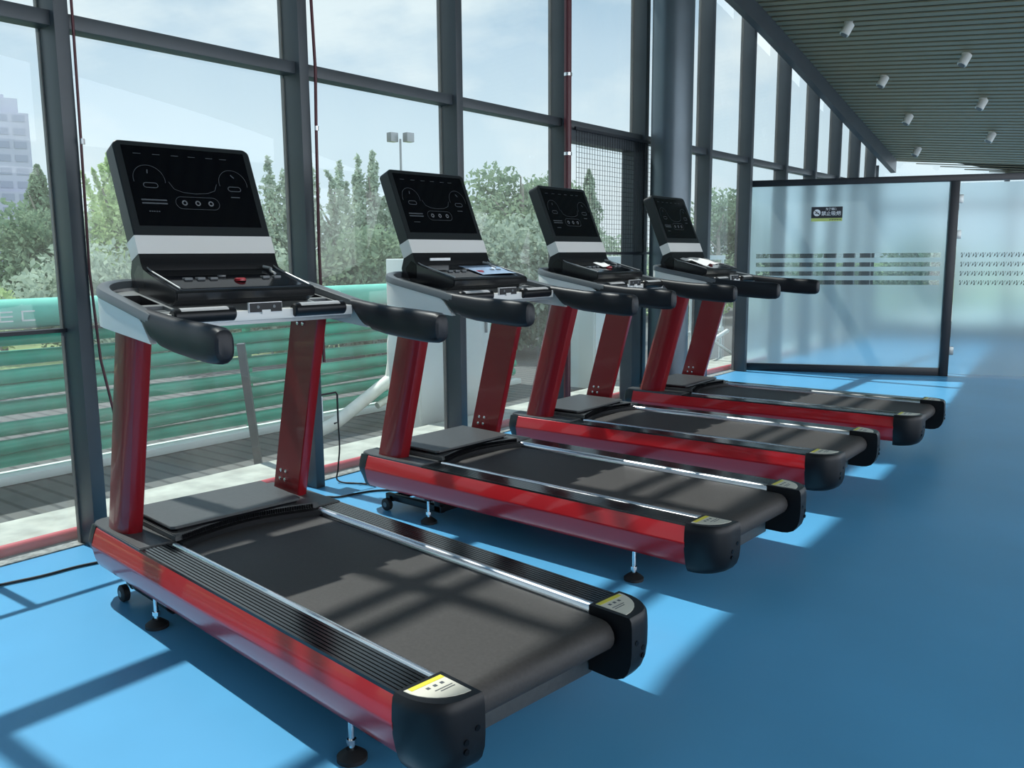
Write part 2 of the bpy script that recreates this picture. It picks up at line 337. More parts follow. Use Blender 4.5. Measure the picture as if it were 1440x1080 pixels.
# socket with black lead
b = NB(); box(b, .0, .035, 2.835, 2.9, .38, .53, .004); sk = obj('power_socket', b, M['wsteel'], M4=WM); tag(sk, 'small pale power socket on the mullion between first two treadmills', 'socket')
b = NB(); tube(b, [wp(*p) for p in [(2.86, .03, .54), (2.99, .05, .545), (3.0, .05, .53), (3.0, .05, .36), (2.97, .05, .355)]], .006, 8)
tube(b, smoothpath([wp(*p) for p in [(3.0, .05, .36), (2.995, .06, .2), (2.96, .08, .08), (2.93, .12, .012), (3.0, .3, .008), (3.05, .6, .008)]]), .005, 8)
tag(obj('power_lead', b, M['rubber']), 'black power lead looping from the socket beside second treadmill', 'cable')
def cord(pts, lab):
    b = NB(); tube(b, smoothpath([Vector((p[0], p[1], .007)) for p in pts], 8), .006, 8); tag(obj('power_cord', b, M['rubber']), lab, 'cable')  # power cord of a treadmill, kept as a separate object

# partition of frosted glass
PA = Vector((-1.0, 9.215, 0)); PB = Vector((.885, 10.205, 0)); pd = (PB-PA); PL = pd.length; pang = math.atan2(pd.y, pd.x)
PM = Matrix.Translation(PA) @ Matrix.Rotation(pang, 4, 'Z')
pt = empty('glass_partition', PM); tag(pt, 'frosted glass partition in a black frame with clear stripes, left of the door', 'partition')
def part(name, bm, m, par, M4=PM, smooth=30): return obj(name, bm, m, par, smooth, M4)
b = NB(); box(b, -.02, 3.6, -.04, .04, 2.115, 2.185, .004); part('top_rail', b, M['black_frame'], pt)
b = NB(); box(b, 0, PL, -.035, .035, 0.0, .085, .004); part('bottom_rail', b, M['black_frame'], pt)
b = NB(); box(b, PL-.04, PL+.05, -.05, .05, 0, 2.12, .004); part('frame_post', b, M['black_frame'], pt)
def stripes(bm_f, bm_c, x0, x1, zs, z0, z1, sx0, sx1):
    """frosted film with clear stripes cut out"""
    def q(bm, a, c, e, f): bm.faces.new([bm.verts.new(p) for p in ((a, 0, e), (c, 0, e), (c, 0, f), (a, 0, f))])
    if sx0 > x0: q(bm_f, x0, sx0, z0, z1)
    if sx1 < x1: q(bm_f, sx1, x1, z0, z1)
    z = z0
    for (a, c) in zs:
        q(bm_f, sx0, sx1, z, a); q(bm_c, sx0, sx1, a, c); z = c
    q(bm_f, sx0, sx1, z, z1)
ZS = [(1.005, 1.055), (1.105, 1.155), (1.205, 1.255), (1.305, 1.355)]
bf, bc = NB(), NB(); stripes(bf, bc, .0, PL-.04, ZS, .085, 2.12, .09, PL-.09)
part('frosted_pane', bf, M['frost'], pt, smooth=0); part('clear_stripes', bc, M['clear'], pt, smooth=0)
# glass door to the right of the post
dr = empty('door_1', PM @ Matrix.Translation((PL+.05, 0, 0))); tag(dr, kind='structure')
DM = PM @ Matrix.Translation((PL+.06, 0, 0))
bf, bc = NB(), NB(); stripes(bf, bc, .0, 1.1, ZS, .02, 2.1, .03, 1.08)
part('frosted_pane', bf, M['frost'], dr, DM, 0); part('pale_stripes', bc, M['frost'], dr, DM, 0)
b = NB()
for (a, c) in ZS:      # frosted zigzag motif inside each clear stripe
    for k in range(15):
        x = .05+k*.069; h = c-a
        for (p0, p1, p2) in (((x, a), (x+.016, a), (x+.016, c)), ((x+.022, a+h*.3), (x+.036, c), (x+.03, c)), ((x+.04, a), (x+.055, c), (x+.06, a+h*.4)), ((x+.0, c), (x+.012, c), (x, a+h*.5))):
            b.faces.new([b.verts.new((p[0], -.004, p[1])) for p in (p0, p1, p2)])
part('motif', b, M['motif'], dr, DM, 0)
for z in (.28, 1.55, 1.93):
    b = NB(); box(b, -.03, .035, -.025, .025, z-.045, z+.045, .004); part('hinge', b, M['handle'], dr, DM)
# no smoking sign
sx, sz = .842, 1.81
sg = empty('no_smoking_sign', PM @ Matrix.Translation((sx, -.012, sz))); tag(sg, 'small black and yellow no smoking sign stuck on the frosted glass partition', 'sign')
SM = PM @ Matrix.Translation((sx, -.012, sz))
def sp(name, fn, m, y0=-.0, y1=-.0): pass
b = NB(); box(b, -.165, .165, -.001, .008, -.06, .065); part('sign_plate', b, M['signblk'], sg, SM, 0)
b = NB(); box(b, -.165, .165, -.001, .008, -.095, -.0605); part('yellow_strip', b, M['signye'], sg, SM, 0)
b = NB(); tube(b, [(-.105, -.0015, 0), (-.105, -.004, 0)], .038, 28); dk = part('pictogram', b, M['signwh'], sg, SM, 0)
b = NB(); box(b, -.128, -.082, -.006, -.004, -.010, -.001); box(b, -.122, -.098, -.006, -.004, .008, .013)
vs = [b.verts.new((-.105+x, -.0065, z)) for x, z in ((-.03, .021), (-.025, .026), (.03, -.021), (.025, -.026))]; b.faces.new(vs)
part('cigarette', b, M['signblk'], dk, SM, 0)
def text(name, s, size, x, z, m, par, y=-.0045, ext=.0008):
    cu = bpy.data.curves.new(name, 'FONT'); cu.body = s; cu.size = size; cu.extrude = ext; cu.align_x = 'CENTER'; cu.align_y = 'CENTER'; cu.offset = size*.012
    o = bpy.data.objects.new(name, cu); C.objects.link(o); dg = bpy.context.evaluated_depsgraph_get()
    me = bpy.data.meshes.new_from_object(o.evaluated_get(dg)); bpy.data.objects.remove(o); bpy.data.curves.remove(cu)
    o = bpy.data.objects.new(name, me); C.objects.link(o); me.materials.append(m); o.parent = par
    o.matrix_world = SM @ Matrix.Translation((x, y, z)) @ Matrix.Rotation(R(90), 4, 'X'); return o
text('small_lettering', '\u4e3a\u4e86\u5065\u5eb7', .030, .045, .038, M['signwh'], sg)
text('lettering', '\u7981\u6b62\u5438\u70df', .052, .045, -.012, M['signwh'], sg)
b = NB()
for k in range(14): box(b, .03+k*.009, .036+k*.009, -.003, -.001, -.084+.003*(k % 3), -.074+.002*(k % 2))
part('fine_print', b, M['signblk'], sg, SM, 0)

# wire mesh screen across the bay by the column
b = NB(); s_a, s_b = 5.52, 6.80; k = 0; s = s_a
while s <= s_b: box(b, .124, .127, s-.0013, s+.0013, 1.38, 2.36); s += .04
z = 1.38
while z <= 2.36: box(b, .127, .130, s_a, s_b, z-.0013, z+.0013); z += .04
ws = obj('wire_mesh_screen', b, M['black_frame'], smooth=0, M4=WM); tag(ws, 'black wire mesh screen across the window left of the round column', 'screen')
for z in (1.36, 2.352):
    b = NB(); box(b, .118, .136, s_a-.02, s_b+.02, z, z+.024); obj('screen_rail', b, M['black_frame'], ws, 0, WM)
b = NB(); box(b, -.03, .10, 6.5, 6.675, 0.0, 2.37, .004); box(b, -.03, .10, 5.45, 6.675, 2.27, 2.37, .004); tag(obj('trim_30', b, M['steel'], smooth=0, M4=WM), kind='structure')

# ------------------------------------------------------------------ treadmill
def loft_x(bm, prof, u0, u1, y0=0, flip=1):
    """profile (v,z) extruded along u; flip=-1 mirrors v about y0"""
    prism(bm, [(y0+flip*p[0], p[1]) for p in prof], u0, u1, 'x')
W = .90
def side(v, fl): return v if fl > 0 else W-v
def superell(cx, cz, a, b_, n=18, e=.7):
    out = []
    for k in range(n):
        t = 2*math.pi*k/n; c, s = math.cos(t), math.sin(t)
        out.append((cx+a*math.copysign(abs(c)**e, c), cz+b_*math.copysign(abs(s)**e, s)))
    return out
def make_treadmill(M4, lab):
    root = empty('treadmill', I4)
    tag(root, lab, 'treadmill', 'row of red and black treadmills facing the windows')
    P = lambda name, bm, m, par=root, sm=35: obj(name, bm, m, par, sm)
    # chassis under the deck
    b = NB(); box(b, .06, 2.02, .07, .83, .165, .262, .01); P('chassis', b, M['black'])
    for fl in (1, -1):
        # red side panel: top lip, upper facet, hollow lower flank
        pr = [(.034, .305), (.020, .305), (.014, .301), (.004, .275), (-.006, .240), (-.007, .236), (-.006, .226), (-.002, .205), (.003, .180), (.012, .155), (.026, .137), (.06, .135), (.06, .29)]
        b = NB(); loft_x(b, pr, .082, 2.018, 0 if fl > 0 else W, fl); P('side_panel', b, M['red'], sm=22)
        # front corner cap
        b = NB(); rs = []
        for k in range(8):
            t = k/7; u = .084-.090*math.sin(t*math.pi/2); dv = .06*(1-math.cos(t*math.pi/2))**1.5
            rs.append([(u, side(q[0]+dv*(1 if q[0] < .05 else 0), fl), q[1]-(.02*t*t if q[1] > .2 else -.03*t*t)) for q in ((.11, .308), (.014, .308), (.004, .28), (-.006, .245), (.002, .215), (.018, .17), (.034, .13), (.11, .13))])
        rings(b, rs); P('front_cap', b, M['housing'])
        # plastic shroud beside the upright
        b = NB(); prism(b, [(q[0], side(q[1], fl)) for q in ((.10, .016), (.05, .022), (.022, .036), (.006, .065), (.002, .15), (.50, .15), (.50, .014))], .285, .314, 'z', .003); P('shroud', b, M['deck'])
        # ribbed foot rail
        nr = 8; pr = [(.012, .29)]
        for k in range(nr):
            v0 = .014+k*.0138; pr += [(v0, .302), (v0+.0015, .309), (v0+.0108, .309), (v0+.0123, .302)]
        pr += [(.1255, .29)]
        b = NB(); loft_x(b, pr, .50, 2.019, 0 if fl > 0 else W, fl); P('foot_rail', b, M['rib'], sm=20)
        pr = [(.124, .285), (.124, .308), (.127, .313), (.134, .315), (.142, .313), (.149, .307), (.153, .298), (.154, .284)]
        b = NB(); loft_x(b, pr, .53, 2.02, 0 if fl > 0 else W, fl); P('rail_trim', b, M['silver'], sm=30)
        # rear end cap, quarter-round in plan
        pl = [(2.016, -.006)]
        for k in range(9):
            a_ = math.pi/2*k/8; pl.append((2.04+.135*math.sin(a_), .10-.106*math.cos(a_)+.0))
        pl += [(2.178, .155), (2.016, .155)]
        b = NB(); rs = []
        for (z, sx, sv) in ((.108, .50, .72), (.112, .66, .78), (.124, .82, .84), (.145, .92, .90), (.175, .98, .95), (.21, 1.0, .99), (.25, 1.0, 1.0), (.285, .995, .99), (.306, .98, .97), (.316, .94, .92)):
            rs.append([(2.016+(p[0]-2.016)*sx, side(.155+(p[1]-.155)*sv, fl), z) for p in pl])
        rings(b, rs); cap = P('end_cap', b, M['black'])
        st = [(2.03, .022), (2.03, .140), (2.145, .140)]
        for k in range(1, 8):
            a_ = math.pi/2*(1-k/8); st.append((2.03+.115*math.sin(a_), .140-.118*math.cos(a_)))
        b = NB(); prism(b, [(p[0], side(p[1], fl)) for p in st], .3155, .3175, 'z'); stc = P('warning_label', b, M['label'], cap, 0)
        b = NB(); box(b, 2.031, 2.047, *(sorted((side(.034, fl), side(.139, fl)))), .3176, .3182); P('label_strip', b, M['yellow'], stc, 0)
        b = NB()
        for k in range(3): box(b, 2.060+k*.0, 2.070, *(sorted((side(.066+k*.022, fl), side(.076+k*.022, fl)))), .3176, .3182)
        box(b, 2.085, 2.088, *(sorted((side(.075, fl), side(.13, fl)))), .3176, .3182); box(b, 2.095, 2.098, *(sorted((side(.085, fl), side(.13, fl)))), .3176, .3182)
        P('label_print', b, M['rim'], stc, 0)
        for (v, z) in ((.095, .185), (.095, .21), (.13, .235)):
            b = NB(); cyl(b, (2.16, side(v, fl), z), (2.1765 if v < .1 else 2.1785, side(v, fl), z), .008, 12)
            P('screw_hole', b, M['gloss'], cap)
    # front nose between caps
    b = NB(); prism(b, [(.0, .14), (-.012, .2), (-.008, .27), (.03, .30), (.14, .30), (.14, .14)], .08, .82, 'y'); P('front_nose', b, M['rim'])
    # motor cover: curved base plate with vent teeth and lifted lid
    def arc(u0, bow, n=14, v0=.15, v1=.75): return [(u0-bow*math.sin(math.pi*k/n), v0+(v1-v0)*k/n) for k in range(n+1)]
    b = NB(); prism(b, [(.07, .15), (.07, .75)]+arc(.56, .075)[::-1], .29, .312, 'z', .004); P('belt_shroud', b, M['black'])
    b = NB(); prism(b, [(.07, .14), (.07, .76)]+arc(.525, .07, v0=.14, v1=.76)[::-1], .314, .338, 'z', .004); mc = P('motor_cover', b, M['deck'])
    b = NB()
    for k in range(60):
        v = .17+k*.0095; u = .528-.07*math.sin(math.pi*(v-.14)/.62)
        box(b, u-.012, u+.006, v, v+.005, .3165, .334)
    P('vent', b, M['gloss'], mc, 0)
    b = NB(); prism(b, [(.11, .155), (.11, .725), (.455, .70), (.470, .685), (.475, .17), (.46, .155)], .337, .3505, 'z'); P('lid_shadow_line', b, M['gloss'], mc, 0)  # black strip standing in for the shadow line beneath the lid
    b = NB(); prism(b, [(.10, .145), (.10, .735), (.465, .71), (.480, .695), (.485, .16), (.47, .145)], .350, .360, 'z', .002); P('lid', b, M['deck'], mc)
    # belt around the rear roller, and the roller cross bar
    b = NB(); pr = [(.45, .291), (2.07, .291)]
    for k in range(9): a_ = math.pi*k/8; pr.append((2.075+.048*math.sin(a_), .243+.048*math.cos(a_)))
    pr += [(.45, .195)]
    prism(b, pr, .166, .734, 'y'); P('running_belt', b, M['belt'])
    b = NB(); box(b, .5, 2.05, .140, .170, .262, .286); box(b, .5, 2.05, .730, .76, .262, .286); P('deck_edge', b, M['black'])
    b = NB(); box(b, 1.985, 2.01, .13, .77, .088, .166, .005); P('rear_crossbar', b, M['deck'])
    # uprights
    for fl in (1, -1):
        def ring(z):
            t = (z-.306)/.833; u0 = .108+.225*t; w_ = .20
            vi, vo = .108, .036
            pts = [(u0, vi), (u0+w_-.004, vi), (u0+w_, vi-.004), (u0+w_, vi-.03), (u0+w_-.012, vi-.052), (u0+w_-.035, vo+.006), (u0+w_-.07, vo), (u0+.07, vo), (u0+.03, vo+.008), (u0+.006, vo+.03), (u0, vi-.02)]
            return [(p[0], side(p[1], fl), z) for p in pts]
        b = NB(); rings(b, [ring(.29), ring(.55), ring(.85), ring(1.135)]); up = P('upright', b, M['redpost'], sm=28)
        for (du, z) in ((.05, .375), (.09, .375), (.05, .415), (.09, .415), (.06, 1.085), (.10, 1.085)):
            t = (z-.306)/.833; u = .108+.225*t+du; v0, v1 = side(.106, fl), side(.114, fl)
            b = NB(); tube(b, [(u, v0, z), (u, v1, z), (u, side(.1155, fl), z)], [.0085, .0085, .004], 12); P('bolt', b, M['chrome'], up)
    # levelling feet and transport wheels
    for u in (.50, 1.745):
        for v in (.06, .84):
            b = NB(); tube(b, [(u, v, 0), (u, v, .012), (u, v, .022), (u, v, .032)], [.042, .042, .030, .016], 24); ft = P('foot', b, M['rubber'])
            b = NB(); tube(b, [(u, v, .03), (u, v, .17)], .0085, 12); tube(b, [(u, v, .045), (u, v, .06)], .014, 6); P('foot_bolt', b, M['chrome'], ft)
    for v in (.06, .81):
        b = NB(); tube(b, [(.16, v, .034), (.16, v+.004, .034), (.16, v+.026, .034), (.16, v+.03, .034)], [.028, .034, .034, .028], 20); wh = P('wheel', b, M['rubber'])
        b = NB(); tube(b, [(.16, v-.002, .034), (.16, v+.001, .034)], .014, 12); P('hub', b, M['rim'], wh)
    b = NB(); box(b, .12, .55, .10, .13, .05, .085, .004); box(b, .12, .55, .77, .80, .05, .085, .004); box(b, .15, .18, .10, .80, .045, .08, .004); box(b, .49, .53, .04, .86, .12, .15, .004); box(b, .5, .54, .1, .8, .05, .13)
    P('lift_frame', b, M['black'])
    # console fairing: U shaped wall in plan
    def plan(off, n=7):
        """front-to-back outline from near side to far side, off = inset"""
        r_ = .15-off*.6
        pts = [(.755, off), (.66, off), (.55, off), (.46, off)]
        cx, cy = .36+.0*off, off+r_
        for k in range(n+1):
            a_ = math.pi/2*k/n; pts.append((cx-(r_+.02)*math.sin(a_), cy-r_*math.cos(a_)))
        far = [(p[0], W-p[1]) for p in pts[::-1]]
        return pts+far
    def zt(u): return 1.264-.18*(u-.28)           # top line of the rim
    def zb(u): return 1.118-.085*max(0, u-.32)
    o_, i_ = plan(0), plan(.022); n = len(o_)
    b = NB()
    ov_b = [b.verts.new((p[0], p[1], zb(p[0]))) for p in o_]; ov_t = [b.verts.new((p[0]-(.06 if p[0] > .73 else 0), p[1], zt(p[0])-.028)) for p in o_]
    iv_b = [b.verts.new((p[0], p[1], zb(p[0]))) for p in i_]; iv_t = [b.verts.new((p[0]-(.06 if p[0] > .73 else 0), p[1], zt(p[0])-.028)) for p in i_]
    for k in range(n-1):
        b.faces.new((ov_b[k], ov_b[k+1], ov_t[k+1], ov_t[k])); b.faces.new((iv_b[k+1], iv_b[k], iv_t[k], iv_t[k+1]))
        b.faces.new((ov_t[k], ov_t[k+1], iv_t[k+1], iv_t[k])); b.faces.new((ov_b[k+1], ov_b[k], iv_b[k], iv_b[k+1]))
    for k in (0, n-1): b.faces.new((ov_b[k], ov_t[k], iv_t[k], iv_b[k]))
    P('console_fairing', b, M['white'])
    # rim on top of it
    o2, i2 = plan(-.004), plan(.042)
    b = NB(); rs = []
    for k in range(n):
        (ou, ovv), (iu, ivv) = o2[k], i2[k]; mu_, mv = (ou+iu)/2, (ovv+ivv)/2
        z = zt(ou)
        rs.append([(ou, ovv, z-.030), (ou, ovv, z-.010), (ou+(iu-ou)*.12, ovv+(ivv-ovv)*.12, z), (ou+(iu-ou)*.6, ovv+(ivv-ovv)*.6, z+.003), (iu, ivv, z-.004), (iu, ivv, z-.030)])
    rings(b, rs); P('console_rim', b, M['rim'])
    # tray floor with two pockets each side
    def zy(u): return 1.232-.16*(u-.28)
    b = NB()
    us = [.24, .33, .50, .53, .62, .68]; vs_ = [.05, .065, .150, .75, .835, .85]
    g = {}
    for i, u in enumerate(us):
        for j, v in enumerate(vs_): g[i, j] = b.verts.new((u, v, zy(u)))
    for i in range(len(us)-1):
        for j in range(len(vs_)-1):
            if i in (1, 3) and j in (1, 3): continue
            b.faces.new((g[i, j], g[i+1, j], g[i+1, j+1], g[i, j+1]))
    und = [b.verts.new(p) for p in ((.25, .05, 1.17), (.68, .05, 1.12), (.68, .85, 1.12), (.25, .85, 1.17))]; b.faces.new(und)
    b.faces.new((und[1], und[2], g[5, 5], g[5, 4], g[5, 3], g[5, 2], g[5, 1], g[5, 0]))
    P('console_tray', b, M['tray'], sm=20)
    for v0, v1 in ((.065, .150), (.75, .835)):
        for k, (u0, u1) in enumerate(((.33, .50), (.53, .62))):
            b = NB(); dz = .055 if k == 0 else .012; q = [(u0, v0), (u1, v0), (u1, v1), (u0, v1)]
            T_ = [b.verts.new((p[0], p[1], zy(p[0])+.001)) for p in q]; B_ = [b.verts.new((p[0], p[1], zy(p[0])-dz)) for p in q]
            for i in range(4): b.faces.new((T_[i], T_[(i+1) % 4], B_[(i+1) % 4], B_[i]))
            b.faces.new(B_); P('cup_holder' if k == 0 else 'phone_tray', b, M['shelf'] if k == 0 else M['rim'], sm=0)
    # grips
    for fl in (1, -1):
        b = NB(); rs = []
        secs = [(.664, 1.196, 1.088, .0285), (.70, 1.192, 1.083, .031), (.76, 1.186, 1.074, .0315), (.90, 1.173, 1.062, .032), (1.03, 1.168, 1.052, .036), (1.14, 1.163, 1.046, .037), (1.195, 1.159, 1.048, .036), (1.212, 1.152, 1.056, .031), (1.219, 1.140, 1.068, .022)]
        for (u, t_, b0, hw) in secs:
            kk = 1.0 if u < .72 else (.5 if u < .8 else 0)
            rs.append([(u+(t_-p[1])*kk, side(.026+p[0], fl), p[1]) for p in superell(0, (t_+b0)/2, hw, (t_-b0)/2, 20, .72)])
        rings(b, rs); P('grip', b, M['grip'])
    # user side cross bar with pulse rolls and key clip
    b = NB(); box(b, .675, .705, .06, .84, 1.135, 1.172, .004); P('crossbar', b, M['white'])
    for v0, v1 in ((.10, .33), (.57, .80)):
        b = NB(); tube(b, [(.705, v0, 1.165), (.705, v0+.006, 1.165), (.705, v1-.006, 1.165), (.705, v1, 1.165)], [.020, .026, .026, .020], 20); ps = P('pulse_sensor', b, M['black'])
        b = NB()
        rs = [[(.705+.0272*math.sin(a_), v, 1.165+.0272*math.cos(a_)) for a_ in [R(-30+14*k) for k in range(7)]] for v in (v0+.025, v1-.03)]
        rings(b, rs, cap=False, close=False); P('contact_plate', b, M['plate'], ps)
    b = NB(); box(b, .70, .712, .385, .52, 1.162, 1.200, .001); kc = P('safety_key_holder', b, M['plate'])
    b = NB(); box(b, .7105, .7145, .3875, .5175, 1.1645, 1.1975); b2 = kc; P('holder_face', b, M['rubber'], kc, 0)
    b = NB(); cyl(b, (.714, .42, 1.183), (.7165, .42, 1.183), .006, 10); cyl(b, (.714, .485, 1.183), (.7165, .485, 1.183), .006, 10); P('holder_screw', b, M['rim'], kc)
    b = NB(); box(b, .7105, .716, .435, .47, 1.158, 1.172); P('key_slot', b, M['white'], kc, 0)
    # console shelf (lower control panel)
    sh = [(.30, 1.345), (.335, 1.318), (.40, 1.300), (.60, 1.249), (.61, 1.238), (.605, 1.212), (.55, 1.19), (.30, 1.21), (.25, 1.30)]
    b = NB(); prism(b, sh, .165, .735, 'y', .004); cs = P('control_shelf', b, M['shelf'])
    def shz(u): return 1.300-.255*(u-.40)
    b = NB()
    for v in (.185, .715):
        tube(b, [(.33, v, 1.328), (.36, v, 1.316), (.40, v, 1.306), (.595, v, shz(.595)+.006)], .0035, 6)
    P('shelf_edging', b, M['tray'], cs)
    b = NB(); v_ = [b.verts.new((u, v, shz(u)+.0015)) for u, v in ((.42, .20), (.585, .20), (.585, .70), (.42, .70))]; b.faces.new(v_); P('keypad', b, M['gloss'], cs, 0)
    b = NB(); tube(b, [(.50, .47, shz(.50)), (.50, .47, shz(.50)+.008), (.50, .47, shz(.5)+.011)], [.022, .022, .015], 16); P('stop_button', b, M['redb'], cs)
    for k, v in enumerate((.26, .31, .36, .58, .63)):
        b = NB(); box(b, .455, .48, v, v+.03, shz(.48)+.000, shz(.455)+.004, .002); P('key', b, M['rim'], cs)
    b = NB(); tube(b, [(.44, .425, shz(.44)), (.44, .425, shz(.44)+.006)], .016, 14); P('start_button', b, M['inkb'], cs)
    b = NB(); tube(b, smoothpath([(.352, .655, 1.325), (.385, .668, 1.318), (.41, .655, 1.308), (.45, .65, 1.298)]), .006, 8); P('speaker_cable', b, M['tray'], cs)
    # tilted display console
    top = Vector((.128, 0, 1.815)); bot = Vector((.310, 0, 1.379)); dn = (bot-top).normalized(); nr = Vector((-dn.z, 0, dn.x))   # nr faces the user
    Ln = (bot-top).length
    def fp(a, v, d): p = top+dn*a+nr*d; return (p.x, v, p.z)      # a down the face, v across, d out of the face
    def slab(bm, a0, a1, v0, v1, d0, d1, rt=0, n=6, rb=0):
        pts = []
        def corner(ac, vc, r, s0):
            for k in range(n+1):
                t = math.pi/2*k/n; pts.append((ac, vc, r, s0+t))
        pts = []
        for (ac, vc, r, s0) in ((a0+rt, v0+rt, rt, math.pi), (a0+rt, v1-rt, rt, math.pi*1.5), (a1-rb, v1-rb, rb, 0), (a1-rb, v0+rb, rb, math.pi*.5)):
            for k in range(n+1 if r else 1):
                t = s0+(math.pi/2*k/n if r else 0); pts.append((vc+r*math.sin(t-math.pi/2+0) if 0 else None, None))
        # explicit outline
        out = []
        if rt:
            for k in range(n+1): t = math.pi/2*k/n; out.append((a0+rt-rt*math.sin(t), v0+rt-rt*math.cos(t)))
            for k in range(n+1): t = math.pi/2*k/n; out.append((a0+rt-rt*math.cos(t), v1-rt+rt*math.sin(t)))
        else: out += [(a0, v0), (a0, v1)]
        out += [(a1, v1), (a1, v0)]
        rs = []
        for d in (d0, d1): rs.append([fp(a, v, d) for a, v in out])
        e = .004
        if rt: rs = [[fp(a+(e if a < a0+.1 else 0), min(max(v, v0+e), v1-e), d0) for a, v in out], [fp(a, v, d0+e) for a, v in out], [fp(a, v, d1-e) for a, v in out], [fp(a+(e if a < a0+.1 else 0), min(max(v, v0+e), v1-e), d1) for a, v in out]]
        rings(bm, rs)
    V0, V1 = .165, .735
    b = NB(); slab(b, 0, Ln*.842, V0, V1, -.075, 0, .03); dh = P('display_housing', b, M['housing'], sm=30)
    b = NB(); slab(b, .022, Ln*.842-.04, V0+.03, V1-.03, .0, .0015, 0); dp = P('display_panel', b, M['gloss'], dh, 20)
    # printed graphics on the panel
    b = NB(); d = .0022
    def line(pts, w_=.0016):
        for p, q in zip(pts, pts[1:]):
            p, q = Vector(p), Vector(q); t = (q-p).normalized(); m_ = Vector((-t.y, t.x))*w_/2
            b.faces.new([b.verts.new(fp(x.x, x.y, d)) for x in (p+m_, q+m_, q-m_, p-m_)])
    def arcp(ac, vc, r, t0, t1, n=18): return [(ac-r*math.cos(R(t0+(t1-t0)*k/n)), vc+r*math.sin(R(t0+(t1-t0)*k/n))) for k in range(n+1)]
    line(arcp(.165, .275, .062, -100, 100)); line(arcp(.165, .625, .062, -100, 100))
    line([(.17, .35), (.20, .365), (.213, .40), (.217, .45), (.213, .50), (.20, .535), (.17, .55)])
    line(arcp(.258, .385, .026, 180, 360)+arcp(.258, .515, .026, 0, 180)+[(.284, .385)])
    for vc in (.275, .625): line(arcp(.188, vc-.018, .010, 180, 360, 8)+arcp(.188, vc+.018, .010, 0, 180, 8)+[(.198, vc-.018)], .003)
    for v in (.235, .31, .385, .455, .53, .59): line([(.055, v), (.055, v+.030)], .0022)
    line([(.250, .225), (.250, .325)], .006); line([(.264, .225), (.264, .325)], .006)
    line([(.138, .272), (.122, .275)], .004); line([(.138, .635), (.124, .622)], .004)
    for k in range(5): line([(.298, .245+k*.009), (.298, .251+k*.009)], .004)
    line([(.225, .60), (.225, .64)], .004)
    P('panel_print', b, M['ink'], dp, 0)
    b = NB()
    for v in (.395, .45, .505):
        line(arcp(.258, v, .009, 0, 360, 14), .005)
    P('panel_button', b, M['inkb'], dp, 0)
    b = NB(); slab(b, Ln*.842, Ln, V0-.0015, V1+.0015, -.073, .0015, 0); P('display_band', b, M['white'], dh, 30)
    lo = [(bot.x, bot.z), (.322, 1.345), (.34, 1.318), (.34, 1.25), (.235, 1.25), (.225, 1.30), (bot.x-.073*nr.x, bot.z-.073*nr.z)]
    b = NB(); prism(b, lo, V0, V1, 'y'); P('console_neck', b, M['black'])
    root.matrix_world = M4
    return root
def place(x, y, th): return Matrix.Translation((x, y, 0)) @ Matrix.Rotation(R(th), 4, 'Z')
TMS = [(.6, 1.202, 0), (.366, 2.691, 3.869), (.158, 4.061, 6.566), (.073, 5.447, 7.587)]
LAB = ['nearest red and black treadmill, largest, at the left front of the row', 'second treadmill from the camera, with a white sticker on its console neck',
       'third treadmill from the camera, in front of the wire mesh window', 'farthest treadmill, beside frosted partition, with white paper on its console']
tm = make_treadmill(place(*TMS[0]), LAB[0])
def copy_tree(o, parent=None):
    c = o.copy(); C.objects.link(c)
    if parent is not None: c.parent = parent
    for ch in o.children: copy_tree(ch, c)
    return c
tms = [tm]
for a, l in zip(TMS[1:], LAB[1:]):
    c = copy_tree(tm); c.matrix_world = place(*a); c['label'] = l; tms.append(c)
# things lying on the consoles
def on(i, bm, name, m, lab, cat): o = obj(name, bm, m, M4=place(*TMS[i])); tag(o, lab, cat); return o
b = NB(); box(b, .326, .333, .27, .42, 1.338, 1.352, .001)
stk = obj('sticker', b, M['paper'], tms[1], 30)
b = NB(); rs = [[(u, v, 1.300-.255*(u-.40)+.006+.003*math.sin(9*v+5*u*k)) for v in (.43, .50, .57, .64, .70)] for k, u in enumerate((.38, .44, .50, .56))]
rings(b, rs, cap=False, close=False); on(1, b, 'blue_sheet', M['bluesheet'], 'pale blue sheet lying on the second treadmill console', 'film')  # thin pale blue sheet laid over the control shelf
b = NB(); rr = random.Random(3)
rs = [[(u, v, 1.300-.255*(u-.40)+.012+rr.random()*.022) for v in (.22, .27, .33, .40, .46, .52)] for u in (.36, .41, .46, .51, .56)]
rings(b, rs, cap=False, close=False); on(3, b, 'crumpled_paper', M['paper'], 'crumpled white paper lying on the farthest treadmill console', 'paper')
b = NB(); rs = [[(u, v, 1.300-.255*(u-.40)+.006+rr.random()*.014) for v in (.40, .44, .49, .54)] for u in (.42, .46, .50)]
rings(b, rs, cap=False, close=False); on(2, b, 'crumpled_wrapper', M['paper'], 'small crumpled pale wrapper on the third treadmill console', 'wrapper')
cord([(.16, .2), (.21, .7), (.22, .975), (.236, 1.136), (.229, 1.31), (.28, 1.5), (.45, 1.62), (.7, 1.65)], 'black power cable on the blue floor beside the nearest treadmill')
cord([(.0, 2.62), (.09, 2.70), (.131, 2.747), (.167, 2.945), (.3, 3.08), (.5, 3.13)], 'black power cable on the floor under front of second treadmill')

